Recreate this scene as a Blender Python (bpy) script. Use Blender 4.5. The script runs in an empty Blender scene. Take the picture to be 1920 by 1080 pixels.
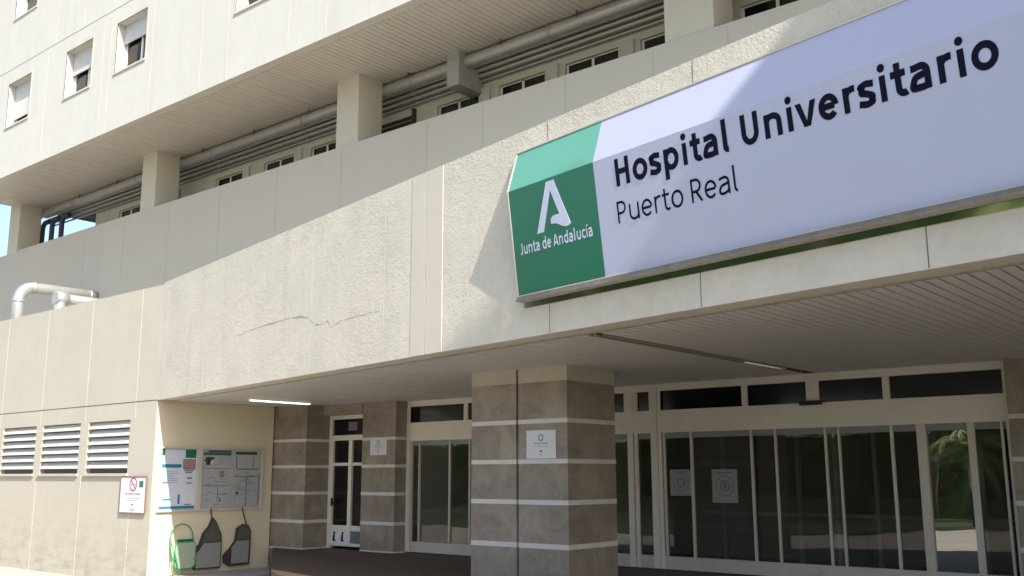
import bpy, bmesh, math, random
from mathutils import Vector, Matrix
random.seed(7)
SC = bpy.context.scene
COL = SC.collection
# ------------------------------------------------------------------ camera
FPX, PITCH, ROLL, YAW = 1855.37, math.radians(10.6788), math.radians(-0.147), math.radians(-39.923)
EYE = Vector((0, 0, 1.65))
fw = Vector((math.sin(YAW)*math.cos(PITCH), math.cos(YAW)*math.cos(PITCH), math.sin(PITCH)))
r0 = Vector((math.cos(YAW), -math.sin(YAW), 0)); u0 = r0.cross(fw)
rt = r0*math.cos(ROLL) + u0*math.sin(ROLL); up = -r0*math.sin(ROLL) + u0*math.cos(ROLL)
cam = bpy.data.cameras.new('camera'); camo = bpy.data.objects.new('camera', cam); COL.objects.link(camo)
cam.sensor_width = 36; cam.lens = FPX/1920*36; cam.clip_start = 0.05; cam.clip_end = 3000
camo.matrix_world = Matrix(((rt.x, up.x, -fw.x, EYE.x), (rt.y, up.y, -fw.y, EYE.y), (rt.z, up.z, -fw.z, EYE.z), (0, 0, 0, 1)))
SC.camera = camo
# ------------------------------------------------------------------ light
SUN = Vector((-.69, .275, -.67)).normalized()          # the way the light travels
world = bpy.data.worlds.new('World'); SC.world = world; world.use_nodes = True
wn = world.node_tree; bg = wn.nodes['Background']
sky = wn.nodes.new('ShaderNodeTexSky'); sky.sky_type = 'NISHITA'; sky.sun_disc = False
sky.sun_elevation = math.asin(-SUN.z); sky.sun_rotation = math.atan2(-SUN.x, -SUN.y)
sky.altitude = 0; sky.air_density = 0.9; sky.dust_density = 2.0; sky.ozone_density = 0.7
bg.inputs['Strength'].default_value = 0.14
wn.links.new(sky.outputs[0], bg.inputs[0])
sl = bpy.data.lights.new('sun', 'SUN'); sl.energy = 4.2; sl.angle = math.radians(.5); sl.color = (1, .945, .85)
so = bpy.data.objects.new('sun', sl); COL.objects.link(so); so.location = (20, -10, 40)
so.rotation_euler = SUN.to_track_quat('-Z', 'Y').to_euler()
SC.view_settings.view_transform = 'Standard'; SC.view_settings.look = 'None'
SC.view_settings.exposure = 1.08; SC.view_settings.gamma = 1; SC.view_settings.use_curve_mapping = False
SC.cycles.max_bounces = 10; SC.cycles.diffuse_bounces = 5

# ------------------------------------------------------------------ materials
def lin(c):
    return tuple(((v/255)/12.92 if v/255 <= .04045 else ((v/255+.055)/1.055)**2.4) for v in c) + (1,)
def nodes(name):
    m = bpy.data.materials.new(name); m.use_nodes = True
    nt = m.node_tree; return m, nt, nt.nodes['Principled BSDF']
def mat(name, col, rough=.6, metal=0, var=.12, scale=3., bump=0., bscale=40., spec=.4, stretch=None, detail=6):
    """Principled with two scales of noise in the colour and a fine bump."""
    m, nt, b = nodes(name); N = nt.nodes; Lk = nt.links
    tc = N.new('ShaderNodeTexCoord'); mp = N.new('ShaderNodeMapping'); Lk.new(tc.outputs['Object'], mp.inputs[0])
    if stretch: mp.inputs['Scale'].default_value = stretch
    n1 = N.new('ShaderNodeTexNoise'); n1.inputs['Scale'].default_value = scale; n1.inputs['Detail'].default_value = detail
    n1.inputs['Roughness'].default_value = .62; Lk.new(mp.outputs[0], n1.inputs[0])
    n2 = N.new('ShaderNodeTexNoise'); n2.inputs['Scale'].default_value = scale*7.3; n2.inputs['Detail'].default_value = 4; Lk.new(tc.outputs['Object'], n2.inputs[0])
    ad = N.new('ShaderNodeMath'); ad.operation = 'MULTIPLY_ADD'; ad.inputs[1].default_value = .35; Lk.new(n2.outputs[0], ad.inputs[0]); Lk.new(n1.outputs[0], ad.inputs[2])
    mr = N.new('ShaderNodeMapRange'); mr.inputs[1].default_value = .42; mr.inputs[2].default_value = .95; mr.inputs[3].default_value = 1-var; mr.inputs[4].default_value = 1+var*.6
    Lk.new(ad.outputs[0], mr.inputs[0])
    mx = N.new('ShaderNodeVectorMath'); mx.operation = 'SCALE'; mx.inputs[0].default_value = col[:3]; Lk.new(mr.outputs[0], mx.inputs['Scale'])
    Lk.new(mx.outputs[0], b.inputs['Base Color'])
    b.inputs['Roughness'].default_value = rough; b.inputs['Metallic'].default_value = metal
    b.inputs['Specular IOR Level'].default_value = spec
    if bump:
        n3 = N.new('ShaderNodeTexNoise'); n3.inputs['Scale'].default_value = bscale; n3.inputs['Detail'].default_value = 5; n3.inputs['Roughness'].default_value = .6
        Lk.new(tc.outputs['Object'], n3.inputs[0])
        bp = N.new('ShaderNodeBump'); bp.inputs['Strength'].default_value = bump; bp.inputs['Distance'].default_value = .02
        Lk.new(n3.outputs[0], bp.inputs['Height']); Lk.new(bp.outputs[0], b.inputs['Normal'])
    return m
def stained(name, col, stain, bump=.2, bscale=35., var=.08, low=None, streak=.25, spec=.2, bdist=.02, coarse=0.):
    """painted concrete: mottling, faint vertical run-off streaks, optional dirt band above ground"""
    m, nt, b = nodes(name); N = nt.nodes; Lk = nt.links
    tc = N.new('ShaderNodeTexCoord')
    def noise(sc, stretch=None, detail=5, rough=.6):
        n = N.new('ShaderNodeTexNoise'); n.inputs['Scale'].default_value = sc; n.inputs['Detail'].default_value = detail; n.inputs['Roughness'].default_value = rough
        if stretch:
            mp = N.new('ShaderNodeMapping'); mp.inputs['Scale'].default_value = stretch; Lk.new(tc.outputs['Object'], mp.inputs[0]); Lk.new(mp.outputs[0], n.inputs[0])
        else: Lk.new(tc.outputs['Object'], n.inputs[0])
        return n.outputs[0]
    def rng(x, a, b_, c, d):
        r = N.new('ShaderNodeMapRange'); r.inputs[1].default_value = a; r.inputs[2].default_value = b_; r.inputs[3].default_value = c; r.inputs[4].default_value = d; Lk.new(x, r.inputs[0]); return r.outputs[0]
    def mth(op, a, b_):
        q = N.new('ShaderNodeMath'); q.operation = op
        for i, v in enumerate((a, b_)):
            if isinstance(v, (int, float)): q.inputs[i].default_value = v
            else: Lk.new(v, q.inputs[i])
        return q.outputs[0]
    mott = rng(noise(1.1), .35, .7, 0, 1); fine = rng(noise(9.), .3, .75, 0, 1)
    st = rng(noise(1., (3.2, 3.2, .18)), .52, .78, 0, 1)
    f = mth('ADD', mth('MULTIPLY', mott, var*2.2), mth('MULTIPLY', fine, var*1.6)); f = mth('ADD', f, mth('MULTIPLY', st, streak))
    if low:
        sx = N.new('ShaderNodeSeparateXYZ'); Lk.new(tc.outputs['Object'], sx.inputs[0])
        band = mth('MULTIPLY', rng(sx.outputs[2], low[0], low[1], 1, 0), rng(noise(2.3, (1, 1, 2.5)), .45, .7, 0, 1)); f = mth('ADD', f, mth('MULTIPLY', band, low[2]))
    cl = N.new('ShaderNodeMixRGB'); cl.inputs[1].default_value = col; cl.inputs[2].default_value = stain; Lk.new(mth('MINIMUM', f, 1.), cl.inputs[0])
    Lk.new(cl.outputs[0], b.inputs['Base Color']); b.inputs['Roughness'].default_value = .85; b.inputs['Specular IOR Level'].default_value = spec
    h = noise(bscale, None, 6, .65)
    if coarse: h = mth('ADD', h, mth('MULTIPLY', noise(bscale*.22, None, 4, .6), coarse))
    bp = N.new('ShaderNodeBump'); bp.inputs['Strength'].default_value = bump; bp.inputs['Distance'].default_value = bdist
    if coarse: Lk.new(rng(noise(.7), .3, .7, bump*.35, bump*1.3), bp.inputs['Strength'])
    Lk.new(h, bp.inputs['Height']); Lk.new(bp.outputs[0], b.inputs['Normal'])
    return m
def glass(name, tint=(.68, .68, .66), refl=1.0, rough=0.0, ior=1.4, shade_lift=.05):
    m = bpy.data.materials.new(name); m.use_nodes = True; nt = m.node_tree; N = nt.nodes; N.remove(N['Principled BSDF'])
    out = N['Material Output']; t = N.new('ShaderNodeBsdfTransparent'); t.inputs[0].default_value = tint + (1,)
    g = N.new('ShaderNodeBsdfGlossy'); g.inputs['Roughness'].default_value = rough; g.inputs[0].default_value = (refl, refl, refl, 1)
    fr = N.new('ShaderNodeFresnel'); fr.inputs[0].default_value = ior
    tc = N.new('ShaderNodeTexCoord'); nz = N.new('ShaderNodeTexNoise'); nz.inputs['Scale'].default_value = .9; nt.links.new(tc.outputs['Object'], nz.inputs[0])
    bp = N.new('ShaderNodeBump'); bp.inputs['Strength'].default_value = .14; bp.inputs['Distance'].default_value = .02; nt.links.new(nz.outputs[0], bp.inputs['Height']); nt.links.new(bp.outputs[0], g.inputs['Normal'])
    mx = N.new('ShaderNodeMixShader'); nt.links.new(fr.outputs[0], mx.inputs[0]); nt.links.new(t.outputs[0], mx.inputs[1]); nt.links.new(g.outputs[0], mx.inputs[2]); df = N.new('ShaderNodeBsdfDiffuse'); df.inputs[0].default_value = (.42, .38, .33, 1); m2 = N.new('ShaderNodeMixShader'); m2.inputs[0].default_value = shade_lift  # pale diffuse mixed in to lift the black of the unlit hall behind
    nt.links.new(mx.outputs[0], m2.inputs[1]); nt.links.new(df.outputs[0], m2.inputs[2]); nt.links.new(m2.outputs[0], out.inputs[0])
    return m
def emit(name, col, s):
    m, nt, b = nodes(name); b.inputs['Base Color'].default_value = col; b.inputs['Emission Color'].default_value = col; b.inputs['Emission Strength'].default_value = s; return m
def stone(name, c1, c2, vein):
    m, nt, b = nodes(name); N = nt.nodes; Lk = nt.links; tc = N.new('ShaderNodeTexCoord')
    n1 = N.new('ShaderNodeTexNoise'); n1.inputs['Scale'].default_value = 2.2; n1.inputs['Detail'].default_value = 9; n1.inputs['Roughness'].default_value = .68; n1.inputs['Distortion'].default_value = .8
    Lk.new(tc.outputs['Object'], n1.inputs[0])
    cr = N.new('ShaderNodeValToRGB'); e = cr.color_ramp.elements; e[0].position = .3; e[0].color = c1; e[1].position = .7; e[1].color = c2
    Lk.new(n1.outputs[0], cr.inputs[0])
    wv = N.new('ShaderNodeTexNoise'); wv.inputs['Scale'].default_value = 3.1; wv.inputs['Detail'].default_value = 12; wv.inputs['Distortion'].default_value = 2.5; Lk.new(tc.outputs['Object'], wv.inputs[0])
    mr = N.new('ShaderNodeMapRange'); mr.inputs[1].default_value = .49; mr.inputs[2].default_value = .505; Lk.new(wv.outputs[0], mr.inputs[0])
    mr2 = N.new('ShaderNodeMapRange'); mr2.inputs[1].default_value = .505; mr2.inputs[2].default_value = .52; mr2.inputs[3].default_value = 1; mr2.inputs[4].default_value = 0; Lk.new(wv.outputs[0], mr2.inputs[0])
    ml = N.new('ShaderNodeMath'); ml.operation = 'MULTIPLY'; Lk.new(mr.outputs[0], ml.inputs[0]); Lk.new(mr2.outputs[0], ml.inputs[1])
    ml2 = N.new('ShaderNodeMath'); ml2.operation = 'MULTIPLY'; ml2.inputs[1].default_value = .35; Lk.new(ml.outputs[0], ml2.inputs[0])
    mx = N.new('ShaderNodeMixRGB'); Lk.new(ml2.outputs[0], mx.inputs[0]); Lk.new(cr.outputs[0], mx.inputs[1]); mx.inputs[2].default_value = vein
    sn = N.new('ShaderNodeVectorMath'); sn.operation = 'DIVIDE'; sn.inputs[1].default_value = (.94, .63, .6); Lk.new(tc.outputs['Object'], sn.inputs[0])
    fl = N.new('ShaderNodeVectorMath'); fl.operation = 'FLOOR'; Lk.new(sn.outputs[0], fl.inputs[0])
    wh = N.new('ShaderNodeTexWhiteNoise'); Lk.new(fl.outputs[0], wh.inputs[0])
    sr = N.new('ShaderNodeMapRange'); sr.inputs[3].default_value = .90; sr.inputs[4].default_value = 1.09; Lk.new(wh.outputs[0], sr.inputs[0])
    sc = N.new('ShaderNodeVectorMath'); sc.operation = 'SCALE'; Lk.new(mx.outputs[0], sc.inputs[0]); Lk.new(sr.outputs[0], sc.inputs['Scale'])
    Lk.new(sc.outputs[0], b.inputs['Base Color']); b.inputs['Roughness'].default_value = .42; b.inputs['Specular IOR Level'].default_value = .4
    bp = N.new('ShaderNodeBump'); bp.inputs['Strength'].default_value = .12; bp.inputs['Distance'].default_value = .01; Lk.new(n1.outputs[0], bp.inputs['Height']); Lk.new(bp.outputs[0], b.inputs['Normal'])
    return m
M = {}
M['wall'] = stained('cream_paint', (.465, .44, .37, 1), (.335, .315, .26, 1), bump=.22, bscale=30, var=.09, low=(-.5, .95, .8), streak=.18)
M['upper'] = stained('white_paint', (.555, .55, .515, 1), (.44, .435, .40, 1), bump=.14, bscale=18, var=.12, streak=.3)
M['rough'] = stained('rough_plaster', (.65, .61, .52, 1), (.45, .425, .36, 1), bump=.62, bscale=32, var=.16, streak=.25, bdist=.03, coarse=.8)
M['smooth'] = stained('smooth_plaster_band', (.60, .56, .47, 1), (.46, .43, .37, 1), bump=.15, bscale=30, var=.08, streak=.15)
M['parapet'] = stained('grey_paint', (.50, .465, .395, 1), (.42, .39, .335, 1), bump=.08, bscale=20, var=.07, streak=.2)
M['column'] = stained('column_paint', (.55, .515, .42, 1), (.46, .43, .36, 1), bump=.06, bscale=20, var=.06, streak=.15)
M['side'] = stained('yellow_paint', (.70, .63, .46, 1), (.60, .53, .39, 1), bump=.05, bscale=20, var=.06, streak=.08, low=(-.4, .3, .25))
M['caulk'] = mat('pale_sealant', (.55, .525, .445), .8, var=.2, scale=2.)
M['dark_joint'] = mat('dark_joint', (.20, .185, .155), .9, var=.3)
M['slat'] = mat('beige_slat', (.50, .455, .39), .5, var=.07, scale=.8)
M['slat_grey'] = mat('grey_slat', (.66, .645, .62), .42, var=.07, scale=.8)
M['soffit_back'] = mat('soffit_dark', (.10, .09, .075), .8)
M['trim'] = mat('edge_trim', (.36, .32, .26), .6, var=.3, scale=5)
M['stone'] = stone('brown_stone', (.195, .16, .125, 1), (.35, .30, .245, 1), (.40, .35, .30, 1))
M['band'] = mat('white_stone', (.62, .60, .56), .5, var=.12, scale=5)
M['cap'] = mat('cream_cap', (.50, .45, .37), .7, var=.12, scale=3)
M['frame'] = mat('cream_frame', (.78, .72, .63), .45, var=.06)
M['alu'] = mat('aluminium', (.62, .57, .49), .45, .15, var=.08)
M['white'] = mat('white_paint_metal', (.78, .78, .76), .45, var=.05)
M['slat_white'] = mat('pale_slat', (.60, .59, .57), .5, var=.1)
M['shutter'] = mat('white_shutter', (.56, .56, .55), .5, var=.05)
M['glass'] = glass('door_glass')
M['glass3'] = glass('lifted_glass', (.6, .6, .58), ior=1.6, shade_lift=.11)
M['glass2'] = glass('film_glass', (.3, .32, .3), ior=3.2)
M['upper_glass'] = glass('window_glass', (.35, .4, .45), shade_lift=.02)
M['curtain'] = mat('beige_curtain', (.58, .53, .42), .9, var=.3, scale=3, stretch=(12, 12, .6))
M['dark'] = mat('dark_interior', (.16, .145, .125), .9)
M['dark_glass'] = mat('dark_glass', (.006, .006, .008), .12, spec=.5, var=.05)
M['floor'] = mat('dark_floor_tile', (.095, .066, .046), .6, var=.45, scale=2, stretch=(.4, 4, 1))
M['pipe'] = mat('pipe_grey', (.42, .41, .395), .5, .35, var=.12, scale=2)
M['pipe_dark'] = mat('pipe_dark_blue', (.05, .07, .10), .5, var=.1)
M['concrete'] = mat('grey_concrete', (.36, .36, .345), .85, var=.12, bump=.1)
M['steel'] = mat('galvanised_steel', (.52, .52, .51), .38, .6, var=.2, scale=4, bump=.1, bscale=3)
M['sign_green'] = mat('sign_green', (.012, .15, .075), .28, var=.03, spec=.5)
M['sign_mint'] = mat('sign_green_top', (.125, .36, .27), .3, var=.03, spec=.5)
M['sign_white'] = mat('sign_white', (.46, .475, .61), .3, var=.02, spec=.5)
M['ink'] = mat('sign_ink', (.008, .008, .02), .7, spec=.08)
M['letter_white'] = mat('sign_letter_white', (.62, .66, .80), .4)
M['rail'] = mat('rail_brown', (.26, .22, .18), .45, .3, var=.3, scale=6)
M['mirror'] = mat('flashing', (.62, .63, .60), .08, 1., var=.1)
M['black'] = mat('black_plastic', (.015, .015, .016), .4)
M['door_paper'] = mat('door_paper', (.30, .31, .295), .6, var=.15)
M['paper'] = mat('paper', (.66, .68, .70), .6, var=.05)
M['paper_blue'] = mat('paper_blue', (.60, .64, .74), .5, var=.04)
M['paper_grey'] = mat('paper_shade', (.42, .425, .43), .6, var=.1)
M['red'] = mat('red_print', (.45, .05, .04), .5)
M['print_green'] = mat('green_print', (.01, .16, .10), .5)
M['print_blue'] = mat('blue_print', (.03, .20, .32), .5)
M['print_grey'] = mat('grey_print', (.16, .17, .19), .6)
M['print_pink'] = mat('pink_print', (.36, .22, .21), .6, var=.4, scale=30)
M['brown_frame'] = mat('brown_frame', (.25, .12, .09), .5)
M['chair_green'] = mat('green_tube', (.05, .30, .14), .35)
M['chair_seat'] = mat('pale_green_plastic', (.38, .45, .33), .4)
M['panel_grey'] = mat('grey_panel', (.27, .275, .27), .5)
M['mesh_dark'] = mat('dark_mesh', (.10, .105, .085), .7, var=.5, scale=30)
M['edge_dark'] = mat('dark_edge', (.05, .047, .035), .6)
M['tube'] = emit('lit_tube', (1, .97, .9, 1), 0.9)
M['tube2'] = emit('dim_tube', (.85, .83, .76, 1), .09)
M['asphalt'] = mat('pale_concrete_ground', (.42, .38, .32), .9, var=.25, scale=.6, bump=.25, bscale=60)
M['pavement'] = mat('pavement', (.33, .32, .295), .9, var=.2, scale=1.5, bump=.2, bscale=40)
M['bark'] = mat('bark', (.12, .085, .06), .9, var=.4, scale=6, bump=.5, bscale=14)
M['leaf'] = mat('leaf', (.13, .20, .05), .6, var=.6, scale=1.3)
M['palm'] = mat('palm_leaf', (.24, .30, .10), .5, var=.5, scale=2)

# ------------------------------------------------------------------ helpers
class MB:
    """collects shapes (in world coordinates) and links them as one mesh object"""
    def __init__(s): s.bm = bmesh.new(); s.mi = 0
    def face(s, pts):
        vs = [s.bm.verts.new(p) for p in pts]
        f = s.bm.faces.new(vs); f.material_index = s.mi; return f
    def box(s, x0, x1, y0, y1, z0, z1, fr=None):
        """axis box, or in the frame fr = (origin, ex, ey, ez)"""
        c = [(x, y, z) for z in (z0, z1) for y in (y0, y1) for x in (x0, x1)]
        if fr: c = [fr[0] + fr[1]*p[0] + fr[2]*p[1] + fr[3]*p[2] for p in c]
        v = [s.bm.verts.new(p) for p in c]
        for q in ((0, 2, 3, 1), (4, 5, 7, 6), (0, 1, 5, 4), (2, 6, 7, 3), (0, 4, 6, 2), (1, 3, 7, 5)):
            f = s.bm.faces.new([v[i] for i in q]); f.material_index = s.mi
        return s
    def prism(s, poly, d):
        """polygon (list of points) swept by vector d"""
        a = [s.bm.verts.new(p) for p in poly]; b = [s.bm.verts.new(Vector(p) + d) for p in poly]
        k = len(a)
        for f in (a[::-1], b): s.bm.faces.new(f).material_index = s.mi
        for i in range(k): s.bm.faces.new((a[i], a[(i+1) % k], b[(i+1) % k], b[i])).material_index = s.mi
        return s
    def tube(s, pts, r, seg=12, cap=True, closed=False):
        pts = [Vector(p) for p in pts]; rings = []; nprev = None; k = len(pts)
        for i, p in enumerate(pts):
            if closed: t = (pts[(i+1) % k] - pts[i-1]).normalized()
            else: t = (pts[min(i+1, k-1)] - pts[max(i-1, 0)]).normalized()
            nrm = nprev if nprev else (Vector((0, 0, 1)) if abs(t.z) < .9 else Vector((1, 0, 0)))
            nrm = (nrm - t*nrm.dot(t)).normalized(); nprev = nrm; bn = t.cross(nrm)
            rr = r[i] if isinstance(r, (list, tuple)) else r
            rings.append([s.bm.verts.new(p + (nrm*math.cos(2*math.pi*j/seg) + bn*math.sin(2*math.pi*j/seg))*rr) for j in range(seg)])
        for i in range(k if closed else k-1):
            a, b = rings[i], rings[(i+1) % k]
            for j in range(seg):
                f = s.bm.faces.new((a[j], a[(j+1) % seg], b[(j+1) % seg], b[j])); f.material_index = s.mi; f.smooth = True
        if cap and not closed:
            s.bm.faces.new(rings[0][::-1]).material_index = s.mi; s.bm.faces.new(rings[-1]).material_index = s.mi
        return s
    def build(s, name, mats, parent=None, bevel=0, origin=None):
        if bevel:
            bmesh.ops.remove_doubles(s.bm, verts=s.bm.verts, dist=1e-5)
            ed = [e for e in s.bm.edges if len(e.link_faces) == 2 and e.calc_face_angle(0) > .6]
            bmesh.ops.bevel(s.bm, geom=ed, offset=bevel, segments=2, affect='EDGES', profile=.5)
        bmesh.ops.recalc_face_normals(s.bm, faces=s.bm.faces)
        o0 = Vector(origin) if origin is not None else (world_loc(parent) if parent else Vector((0, 0, 0)))
        bmesh.ops.translate(s.bm, verts=s.bm.verts, vec=-o0)
        me = bpy.data.meshes.new(name); s.bm.to_mesh(me); s.bm.free()
        for m in (mats if isinstance(mats, (list, tuple)) else [mats]): me.materials.append(m)
        o = bpy.data.objects.new(name, me); COL.objects.link(o)
        if parent: o.parent = parent; o.location = o0 - world_loc(parent)
        else: o.location = o0
        return o
def world_loc(o):
    v = o.location.copy(); p = o.parent
    while p: v += p.location; p = p.parent
    return v
def tag(o, label, cat=None, group=None, kind=None):
    if label: o['label'] = label
    if cat: o['category'] = cat
    if group: o['group'] = group
    if kind: o['kind'] = kind
    return o
def thing(name, loc, label, cat, group=None):
    o = bpy.data.objects.new(name, None); COL.objects.link(o); o.location = loc; o.empty_display_size = .2
    return tag(o, label, cat, group)
def copy_tree(o, parent=None, shift=None):
    c = o.copy(); COL.objects.link(c)
    if parent is not None: c.parent = parent
    if shift is not None: c.location = o.location + Vector(shift)
    for ch in list(o.children): copy_tree(ch, c)
    return c
def holes_wall(mb, x0, x1, z0, z1, y, depth, holes):
    """front sheet at Y=y pierced by rectangular holes whose reveals run back by depth"""
    xs = sorted({x0, x1, *[h[0] for h in holes], *[h[1] for h in holes]}); zs = sorted({z0, z1, *[h[2] for h in holes], *[h[3] for h in holes]})
    for i in range(len(xs)-1):
        for j in range(len(zs)-1):
            cx, cz = (xs[i]+xs[i+1])/2, (zs[j]+zs[j+1])/2
            if any(h[0] < cx < h[1] and h[2] < cz < h[3] for h in holes): continue
            mb.face([(xs[i], y, zs[j]), (xs[i+1], y, zs[j]), (xs[i+1], y, zs[j+1]), (xs[i], y, zs[j+1])])
    for a, b, c, d in holes:
        for p, q in (((a, c), (b, c)), ((b, c), (b, d)), ((b, d), (a, d)), ((a, d), (a, c))):
            mb.face([(p[0], y, p[1]), (q[0], y, q[1]), (q[0], y+depth, q[1]), (p[0], y+depth, p[1])])
def text_mesh(body, bold=0.0):
    c = bpy.data.curves.new('lettering', 'FONT'); c.body = body; c.offset = bold; c.space_character = 1.0 + max(0, bold)*2.2; c.extrude = 0; c.resolution_u = 4
    o = bpy.data.objects.new('lettering', c); COL.objects.link(o)
    bpy.context.view_layer.update()
    me = bpy.data.meshes.new_from_object(o.evaluated_get(bpy.context.evaluated_depsgraph_get()))
    COL.objects.unlink(o); bpy.data.objects.remove(o)
    return me
# ---- drawn sans-serif lettering: constant-width strokes along skeleton lines
def earc(cx, cy, rx, ry, a0, a1, n=20):
    return [(cx + rx*math.cos(math.radians(a0+(a1-a0)*i/n)), cy + ry*math.sin(math.radians(a0+(a1-a0)*i/n))) for i in range(n+1)]
def spline(P, n=8):
    o = []; Q = [P[0]] + P + [P[-1]]
    for i in range(1, len(Q)-2):
        a, b, c, d = Q[i-1:i+3]
        for k in range(n):
            t = k/n; o.append(tuple(.5*((2*b[j]) + (c[j]-a[j])*t + (2*a[j]-5*b[j]+4*c[j]-d[j])*t*t + (3*b[j]-a[j]-3*c[j]+d[j])*t**3) for j in (0, 1)))
    return o + [P[-1]]
def glyph(ch, w):
    """strokes ('s', points, closed) and filled outlines ('f', points), advance; 1000 units to the em"""
    h = w/2; x, C, A, D = 492, 660, 712, -200; t = x+10-h; b = h-10; mid = x/2; ry = (x+20)/2-h
    if ch == ' ': return [], 210
    if ch == 'H': return [('s', [(85+h, 0), (85+h, C)]), ('s', [(565-h, 0), (565-h, C)]), ('s', [(85+w, 345), (565-w, 345)])], 650
    if ch == 'U': return [('s', [(82+h, C)] + earc(318, 255, 236-h, 265-h, 180, 360) + [(554-h, C)])], 636
    if ch == 'P': return [('s', [(85+h, 0), (85+h, C)]), ('s', [(85+w, C-h), (290, C-h)] + earc(290, 460, 212-h, 200-h, 90, -90) + [(85+w, 260+h)])], 565
    if ch == 'R': return glyph('P', w)[0] + [('f', [(300-h*1.05, 262), (300+h*1.25, 290), (540, 0), (540-w*1.2, 0)])], 585
    if ch == 'J': return [('s', [(365-h, C), (365-h, 190)] + earc(215, 175, 150-h, 187-h, 0, -140))], 450
    if ch == 'A': return [('f', [(4, 0), (4+w*1.06, 0), (300, 545), (300, C), (300-w*.62, C)]), ('f', [(596, 0), (596-w*1.06, 0), (300.5, 545), (300.5, C), (300+w*.62, C)]), ('s', [(150, 165+h*.6), (450, 165+h*.6)])], 600
    if ch == 'o': return [('s', earc(290, mid, 248-h, ry, 0, 360, 40)[:-1], True)], 580
    if ch == 'c': return [('s', earc(285, mid, 243-h, ry, 48, 314, 30))], 470
    if ch == 'e': return [('s', earc(280, mid, 238-h, ry, 2, 318, 34)), ('s', [(42+w, mid-8+h*.25), (515-h*1.5, mid-8+h*.25)])], 555
    if ch in 'pd':
        s = [('s', [(75+h, D if ch == 'p' else 0), (75+h, x if ch == 'p' else A)]), ('s', earc(75+h+(545-75-w)/2, mid, (545-75-w)/2, ry, 0, 360, 40)[:-1], True)]
        if ch == 'd': s = [(k[0], [(620-px_, py) for px_, py in k[1]]) + k[2:] for k in s]
        return s, 600 if ch == 'p' else 615
    if ch in 'nu':
        s = [('s', [(75+h, 0), (75+h, x)]), ('s', [(75+h, x-185)] + earc(302, x-185, 227-h, 195-h, 160, 0, 16) + [(529-h, 0)])]
        if ch == 'u': s = [(k[0], [(604-px_, x-py) for px_, py in k[1]]) for k in s]
        return s, 600
    if ch in 'ií':
        s = [('s', [(78+h, 0), (78+h, x)])]
        s.append(('f', earc(78+h, x+140, h*1.22, h*1.22, 0, 360, 20)[:-1]) if ch == 'i' else ('f', [(78+h-w*.35, x+65), (78+h+w*.35, x+65), (78+h+w*1.5, x+215), (78+h+w*.35, x+215)]))
        return s, 160+w
    if ch == 'l': return [('s', [(78+h, A)] + [(78+h, 110)] + earc(78+h+80, 110, 80, 110-b, 180, 275, 8))], 195+w
    if ch == 't': return [('s', [(115+h, 630), (115+h, 150)] + earc(115+h+110, 150, 110, 150-b, 180, 290, 10) + [(345, h+4)]), ('s', [(28, x-h), (340, x-h)])], 375
    if ch == 'r': return [('s', [(75+h, 0), (75+h, x)]), ('s', earc(300, x-190, 225-h, 200-h, 170, 82, 10) + [(352, t-4)])], 385
    if ch == 'v': return [('f', [(4, x), (4+w*1.08, x), (262, w*.9), (262, 0), (262-w*.62, 0)]), ('f', [(520, x), (520-w*1.08, x), (262.5, w*.9), (262.5, 0), (262+w*.62, 0)])], 524
    if ch == 'a': return [('s', [(78, x-70), (150, t-16)] + earc(275, x-170, 190-h, 180-h, 100, 0, 12) + [(465-h, 0)]), ('s', spline([(465-h, 295), (330, 282), (170, 248), (42+h, 150), (95, 40+b*.5), (200, b), (340, 60), (465-h, 130)]))], 540
    if ch == 's': return [('s', spline([(385, x-75), (300, t-12), (220, t), (95, t-38), (62+h, x-135), (110, x-205), (225, mid+2), (340, 185), (385-h, 125), (330, b+30), (215, b), (120, b+16), (35, 85)]))], 440
    return [], 300
def ribbon(mb, P, w, closed, f, eps):
    P = [Vector((p[0], p[1])) for i, p in enumerate(P) if i == 0 or (Vector(p)-Vector(P[i-1])).length > 1e-4]; n = len(P); L_, R_ = [], []
    for i in range(n):
        a = P[i-1] if (i or closed) else P[i]; c = P[(i+1) % n] if (i < n-1 or closed) else P[i]
        d0 = (P[i]-a).normalized() if (P[i]-a).length else (c-P[i]).normalized(); d1 = (c-P[i]).normalized() if (c-P[i]).length else d0
        m = Vector((-d0.y-d1.y, d0.x+d1.x)).normalized(); k = w/2/max(.5, m.dot(Vector((-d0.y, d0.x))))
        L_.append(mb.bm.verts.new(f(P[i]+m*k, eps))); R_.append(mb.bm.verts.new(f(P[i]-m*k, eps)))
    for i in range(n if closed else n-1):
        j = (i+1) % n; mb.bm.faces.new((R_[i], R_[j], L_[j], L_[i]))
def put_words(parent, name, m, body, org, ex, ey, en, width, cap, weight, track=0, off=.003):
    """one mesh per word; the line is fitted to the given width and capital height"""
    tot = sum(glyph(c, weight)[1]+track for c in body) - track; sx = width/(tot-110); sy = cap/660; px_ = -60; eps = 0
    for wd in body.split(' '):
        mb = MB()
        for c in wd:
            st, adv = glyph(c, weight)
            for q in st:
                eps += 1; f = lambda p, e, px_=px_: org + ex*((p[0]+px_)*sx) + ey*(p[1]*sy) + en*(off + .00025*(e % 5))
                if q[0] == 's': ribbon(mb, q[1], weight, len(q) > 2, f, eps)
                else: mb.bm.faces.new([mb.bm.verts.new(f(p, eps)) for p in q[1]])
            px_ += adv+track
        px_ += glyph(' ', weight)[1]+track; mb.build(name, m, parent)
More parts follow.
